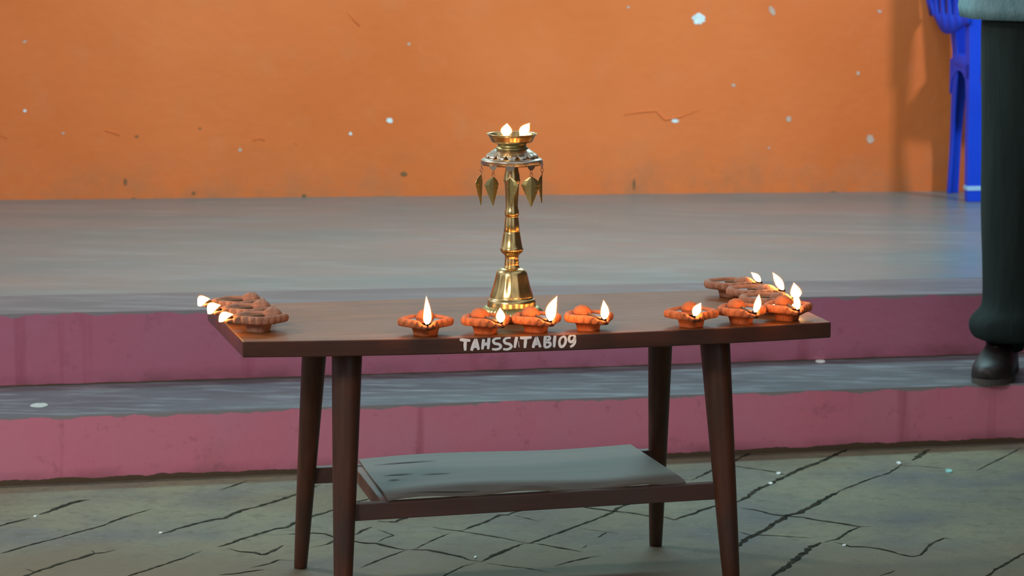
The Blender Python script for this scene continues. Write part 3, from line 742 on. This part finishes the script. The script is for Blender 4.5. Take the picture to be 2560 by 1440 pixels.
near = [(0, -.026, .027, 0, .040), (.03, -.027, .028, 0, .040), (.20, -.028, .026, 0, .042), (.29, -.027, .016, 0, .046), (.36, -.028, .006, .002, .05), (.43, -.028, .008, .004, .05), (.50, -.029, .016, .006, .05), (.62, -.028, .022, .008, .05), (.80, -.030, .02, .01, .05)]
lg = angled_leg('leg', near)
far = [(0, -.030, .006, CWD, -.030), (.16, -.024, .010, CWD-.004, -.035), (.27, -.024, .018, CWD-.010, -.045), (.36, -.026, .022, CWD-.02, -.06), (.43, -.026, .02, CWD-.02, -.06), (.62, -.05, .012, CWD-.02, -.05), (.80, -.085, 0, CWD-.02, -.05)]
angled_leg('leg', far)
for v0, dv in ((.0, .04), (CWD, -.04)):
    angled_leg('leg', [(0, .40, .445, v0, dv), (.2, .385, .44, v0+(.004 if dv > 0 else -.004), dv), (.40, .36, .43, v0+(.015 if dv > 0 else -.015), dv)])
# arch between the rear legs
bm = bmesh.new(); n = 14; lo = []; hi = []
for k in range(n+1):
    t = k/n; v_ = .006 + t*(CWD-.012); zb = .30 + .078*math.sin(PI*t)**.6; lo.append((v_, zb)); hi.append((v_, .405))
for (u0, u1) in ((-.028, -.022),):
    fr = [cp_(u0, v_, z) for v_, z in lo] + [cp_(u0, v_, z) for v_, z in reversed(hi)]; bk = [p + CU*.006 for p in fr]; rings(bm, [fr, bk])
link('rear_apron', bm, MAT_BLUE, chair)
# seat, slightly dished with a rolled edge
bm = bmesh.new(); rs = []
def seat_outline(g, z):
    P = chaikin([cp_(-.03+g, 0+g, z), cp_(.43-g, -.012+g, z), cp_(.43-g, CWD+.012-g, z), cp_(-.03+g, CWD-g, z)], 3, .12); return P
rings(bm, [seat_outline(.004, .385), seat_outline(0, .39), seat_outline(0, .420), seat_outline(.008, .428), seat_outline(.03, .424), seat_outline(.09, .412)])
link('seat', bm, MAT_BLUE, chair, True)
# backrest: curved shell with upright slots
bm = bmesh.new(); nv, nz = 27, 10; g = []
for j in range(nz+1):
    row = []
    for i in range(nv+1):
        t = i/nv; z = .505 + (.36+.05*math.sin(PI*t))*j/nz; zz = z + (.018*math.cos(PI*2*t) if j == 0 else 0)
        u = -.026 - .062*math.sin(PI*min(1, t*.9)*.5)**1.3 - .10*max(0, zz-.50)*t; zz += .03*math.exp(-((t-.9)/.18)**2) if j == 0 else 0
        row.append(bm.verts.new(cp_(u, .0 + t*CWD, zz)))
    g.append(row)
for j in range(nz):
    for i in range(nv):
        if 1 <= j <= nz-3 and i % 4 in (1, 2) and 2 < i < nv-2: continue
        bm.faces.new((g[j][i], g[j][i+1], g[j+1][i+1], g[j+1][i]))
br = link('backrest', bm, MAT_BLUE, chair, True); m_ = br.modifiers.new('s', 'SOLIDIFY'); m_.thickness = .009
bm = bmesh.new(); hexa(bm, [cp_(-.0285, -.0015, .034), cp_(.0295, -.0015, .034), cp_(.0295, .008, .034), cp_(-.0285, .042, .034), cp_(-.0285, -.0015, .047), cp_(.0295, -.0015, .047), cp_(.0295, .008, .047), cp_(-.0285, .042, .047)])
sc_ = link('foot_band', bm, MAT_SCUFF, lg); sc_['label'] = 'pale band above the foot'

# ------------------------------------------------------------------ person standing at the right edge
a = M('dark_trouser_cloth', .9, spec=.15); a.col(a.ramp(a.noise(9, 4, stretch=(1, 1, .3)), [(.3, (.012, .020, .019)), (.7, (.022, .034, .031))])); a.bump(a.noise(8, 4, stretch=(2, 2, .35)), .5, .02); MAT_TROUS = a.m
a = M('grey_blue_knit', .95, spec=.1); a.col(a.mix(a.ramp(a.noise(60, 3, stretch=(1, 1, .4)), [(.35, 0.), (.7, 1.)]), (.15, .28, .31), (.22, .36, .39))); a.bump(a.noise(220, 2, stretch=(1, 1, .5)), .6, .003); MAT_KNIT = a.m
a = M('brown_shoe_leather', .5); a.col(a.ramp(a.noise(20, 4), [(.35, (.010, .006, .006)), (.7, (.022, .012, .011))])); MAT_SHOE = a.m
a = M('shoe_sole', .7); a.col((.06, .055, .045)); MAT_SOLE = a.m
a = M('skin', .55); a.col((.30, .15, .09)); MAT_SKIN = a.m
a = M('black_hair', .5); a.col((.012, .010, .009)); MAT_HAIR = a.m
a = M('eye', .2); a.col((.6, .58, .55)); MAT_EYE = a.m
FZ = .1375
person = empty('person', (1.255, 7.99, FZ), 'person in dark trousers, brown shoes and grey blue knitted jumper standing on the lower step', 'person')
def skin(name, V, E, R, mat, parent, root=0, sub_=2):
    me = bpy.data.meshes.new(name); me.from_pydata([Vector(v) for v in V], E, []); me.update(); me.materials.append(mat)
    o = bpy.data.objects.new(name, me); COL.objects.link(o); o.parent = parent
    o.modifiers.new('skin', 'SKIN'); sv = me.skin_vertices[0].data
    for k, r in enumerate(R): sv[k].radius = (r, r) if isinstance(r, (int, float)) else r; sv[k].use_root = (k == root)
    m = subsurf(o, sub_); o.modifiers['skin'].use_smooth_shade = True; return o
# body: pelvis root, spine, head, arms with hands, legs (local metres from the ground between the feet)
V = [(0, 0, .93), (0, .0, 1.10), (0, .01, 1.30), (0, .01, 1.42), (0, 0, 1.50), (0, -.005, 1.58), (0, -.01, 1.68),
     (-.17, .01, 1.40), (-.22, .03, 1.13), (-.10, -.20, 1.10), (-.05, -.235, 1.10), (.17, .01, 1.40), (.22, .03, 1.13), (.12, -.20, 1.13), (.06, -.245, 1.14),
     (-.09, 0, .86), (-.085, -.005, .48), (-.102, .02, .12), (-.108, .0, .06), (.09, 0, .86), (.10, .0, .48), (.112, .03, .12), (.118, .01, .06)]
E = [(0,1),(1,2),(2,3),(3,4),(4,5),(5,6),(3,7),(7,8),(8,9),(9,10),(3,11),(11,12),(12,13),(13,14),(0,15),(15,16),(16,17),(17,18),(0,19),(19,20),(20,21),(21,22)]
R = [(.14,.10),(.12,.09),(.15,.10),(.12,.08),.052,(.066,.078),(.072,.09), .05,.042,.030,.028, .05,.042,.030,.028, .075,.052,.033,.028, .075,.052,.033,.028]
body = skin('body', V, E, R, MAT_SKIN, person)
for s in (-1, 1):      # fingers
    for k in range(5):
        L = (.045, .070, .078, .072, .058)[k]; z0 = (1.10 if s < 0 else 1.14) + .030 - .015*k; x0 = s*.045; y0 = -.240 - (.012 if k == 0 else 0)
        bm = bmesh.new()
        tube(bm, [(x0+s*.012, y0, z0), (x0-s*L*.45, y0-.012, z0+(.012 if k == 0 else 0)), (x0-s*L*.95, y0+.002, z0-.004+(.022 if k == 0 else 0))], [.0095, .0085, .006], 8)
        link('finger', bm, MAT_SKIN, body, True)
    bm = bmesh.new(); bmesh.ops.create_uvsphere(bm, u_segments=12, v_segments=8, radius=.012, matrix=Matrix.Translation((s*.032, -.088, 1.655))); link('eye', bm, MAT_EYE, body, True)
    bm = bmesh.new(); bmesh.ops.create_uvsphere(bm, u_segments=10, v_segments=8, radius=.5, matrix=Matrix.Translation((s*.076, .0, 1.64)) @ Matrix.Diagonal((.02, .04, .062, 1))); link('ear', bm, MAT_SKIN, body, True)
bm = bmesh.new(); tube(bm, [(0, -.09, 1.66), (0, -.108, 1.63), (0, -.112, 1.612), (0, -.085, 1.604)], [.006, .010, .014, .008], 10); link('nose', bm, MAT_SKIN, body, True)
a = M('lips', .5); a.col((.22, .08, .06))
bm = bmesh.new(); tube(bm, [(-.026, -.078, 1.575), (0, -.092, 1.575), (.026, -.078, 1.575)], [.003, .0065, .003], 8); link('mouth', bm, a.m, body, True)
bm = bmesh.new(); bmesh.ops.create_uvsphere(bm, u_segments=24, v_segments=14, radius=.5, matrix=Matrix.Translation((0, .012, 1.70)) @ Matrix.Diagonal((.172, .205, .18, 1)))
bmesh.ops.delete(bm, geom=[v_ for v_ in bm.verts if (v_.co.y < -.03 and v_.co.z < 1.71) or v_.co.z < 1.60], context='VERTS')
hr = link('hair', bm, MAT_HAIR, body, True); hr.modifiers.new('s', 'SOLIDIFY').thickness = .012
# trousers: loose legs with a turned hem sagging over the shoe
def cloth_leg(bm, C, n=28, seed=0):
    rs = []
    for (x, y, z, rx, ry) in C:
        ring = []
        for i in range(n):
            t = 2*PI*i/n; k = 1 + .035*math.sin(3*t+z*9+seed) + .02*math.sin(7*t-z*14+seed)
            ring.append(Vector((x+rx*k*math.cos(t), y+ry*k*math.sin(t), z)))
        rs.append(ring)
    return rings(bm, rs, True, True)
bm = bmesh.new()
cloth_leg(bm, [(-.103, -.01, .082, .062, .075), (-.106, -.01, .086, .078, .090), (-.110, -.01, .105, .086, .097), (-.111, -.01, .128, .088, .098), (-.105, -.01, .146, .079, .092), (-.096, -.004, .158, .070, .085), (-.098, 0, .20, .068, .084), (-.098, 0, .30, .072, .088), (-.098, 0, .40, .075, .09), (-.090, 0, .52, .079, .095), (-.089, 0, .66, .086, .10), (-.088, 0, .80, .094, .115), (-.08, 0, .90, .098, .125), (-.06, 0, .97, .10, .12)])
cloth_leg(bm, [(.11, .02, .07, .07, .08), (.11, .02, .10, .085, .095), (.11, .02, .14, .08, .09), (.11, .02, .22, .07, .085), (.105, .0, .50, .079, .095), (.09, 0, .80, .094, .115), (.08, 0, .90, .098, .125), (.06, 0, .97, .10, .12)], seed=2)
tr = subsurf(link('trousers', bm, MAT_TROUS, person, True))
bm = bmesh.new()
tube(bm, [(-.105, .03, .06), (-.10, .02, .12), (-.095, .01, .20)], [.045, .050, .055], 16); sk1 = link('sock', bm, MAT_TROUS, person, True)
bm = bmesh.new(); tube(bm, [(.115, .035, .06), (.112, .03, .12), (.11, .02, .20)], [.045, .050, .055], 16); link('sock', bm, MAT_TROUS, person, True)
# jumper: torso and sleeves
bm = bmesh.new()
cloth_leg(bm, [(0, 0, .832, .215, .15), (0, 0, .829, .232, .160), (0, 0, .855, .238, .163), (0, 0, .91, .232, .158), (0, 0, 1.05, .215, .145), (0, .0, 1.20, .20, .14), (0, .005, 1.34, .21, .13), (0, .01, 1.43, .17, .10), (0, .0, 1.49, .075, .07), (0, 0, 1.515, .06, .06)], 40)
for s in (-1, 1):
    tube(bm, [(s*.15, .01, 1.41), (s*.20, .01, 1.34), (s*.235, .03, 1.12), (s*.20, -.08, 1.09), (s*.125, -.175, 1.11)], [.06, .068, .056, .048, .042], 18)
link('jumper', bm, MAT_KNIT, person, True)
def shoe(x, y, rz, s):
    bm = bmesh.new(); rs = []; R_ = Matrix.Rotation(rz, 4, 'Z')
    for (yy, hw, h, z0) in ((.095, .018, .035, .0), (.090, .030, .062, 0), (.06, .036, .078, 0), (.02, .038, .082, 0), (-.03, .040, .070, 0), (-.08, .046, .056, 0), (-.125, .048, .046, 0), (-.16, .042, .036, .002), (-.180, .026, .024, .005), (-.187, .010, .014, .008)):
        ring = []
        for i in range(20):
            t = 2*PI*i/20; cx, cz = math.cos(t), math.sin(t)
            xx = hw*(abs(cx)**.75)*(1 if cx > 0 else -1); zz = .014 + z0 + (h if cz > 0 else .012)*(abs(cz)**.8)*(1 if cz > 0 else -1)
            ring.append(R_ @ Vector((xx, yy, zz)) + Vector((x, y, 0)))
        rs.append(ring)
    rings(bm, rs); o = link('shoe', bm, MAT_SHOE, person, True)
    bm = bmesh.new(); P = chaikin([Vector(p) for p in ((.022, .100, 0), (.040, .06, 0), (.036, -.02, 0), (.052, -.10, 0), (.040, -.17, 0), (0, -.196, 0), (-.040, -.17, 0), (-.052, -.10, 0), (-.036, -.02, 0), (-.040, .06, 0), (-.022, .100, 0))], 2, .25)
    rings(bm, [[R_ @ (p + Vector((0, 0, z))) + Vector((x, y, 0)) for p in P] for z in (.0, .014)]); link('sole', bm, MAT_SOLE, o)
    bm = bmesh.new()
    for k in range(4):
        yy = -.035-.018*k; zz = .014+.066-.006*k
        tube(bm, [R_ @ Vector((-.022, yy, zz-.004)) + Vector((x, y, 0)), R_ @ Vector((0, yy, zz+.004)) + Vector((x, y, 0)), R_ @ Vector((.022, yy, zz-.004)) + Vector((x, y, 0))], .002, 6)
    link('lace', bm, MAT_SOLE, o, True)
shoe(-.118, .015, math.radians(-16), 1); shoe(.125, .02, math.radians(14), -1)

# ------------------------------------------------------------------ scraps lying about
def scrap(name, px, py, z, rx, ry, mat, label, cat, group=None, h=.0012):
    c_ = onz(px, py, z); s = c_.y/F; bm = bmesh.new(); n = 12; P = []
    for k in range(n):
        t = 2*PI*k/n; j = random.uniform(.8, 1.15); P.append((rx*s*j*math.cos(t), ry*s*7*j*math.sin(t)))
    rings(bm, [[Vector((x, y, 0)) for x, y in P], [Vector((x*.92, y*.92, h*(.6+.12*math.sin(k*1.3)))) for k, (x, y) in enumerate(P)]])
    o = link(name, bm, mat); o.location = c_; tag(o, label, cat, group); return o
a = M('scrap_white', .7); a.col((.62, .66, .62)); MW = a.m
a = M('scrap_teal', .6); a.col((.22, .50, .46)); MT = a.m
a = M('scrap_grey', .7); a.col((.38, .40, .37)); MG = a.m
G = 'paper scraps on the floor slabs'
zt = lambda x: .1479 + (.1370-.1479)*x/2560 + .0006
scrap('paint_drip', 97, 1013, zt(97), 22, 5, MG, 'flat oval pale drip on the lower tread at the far left', 'stain')
scrap('paper_scrap', 2050, 903, zt(2050), 12, 4, MW, 'small white scrap on the lower tread right of the table', 'scrap')
scrap('paper_scrap', 2372, 1178, .0005, 10, 3.5, MT, 'pale turquoise scrap on the floor slabs at the right', 'scrap', G, .003)
scrap('paper_scrap', 2247, 1158, .0005, 6, 2.5, MW, 'tiny white scrap on the floor left of the turquoise one', 'scrap', G, .003)
scrap('paper_scrap', 1946, 1184, .0005, 6, 2.2, MW, 'tiny white scrap in the upper slab joint right of the table leg', 'scrap', G, .003)
scrap('paper_scrap', 1926, 1209, .0005, 6, 2.2, MW, 'tiny white scrap in the slab joint just below the upper one', 'scrap', G, .003)
scrap('paper_scrap', 2110, 1364, .0005, 6, 1.6, MW, 'tiny white scrap in the joint near the bottom right slabs', 'scrap', G, .003)
scrap('paper_scrap', 88, 1291, .0005, 5, 1.6, MW, 'tiny white scrap in the wide joint at the far left', 'scrap', G, .002)
scrap('paper_scrap', 402, 1332, .0005, 5, 1.4, MW, 'tiny pale scrap at the start of the long joint left of the table', 'scrap', G, .002)
scrap('paper_scrap', 1188, 1394, .0005, 4, 1.8, MW, 'tiny shiny scrap on the grey slab under the table', 'scrap', G, .003)
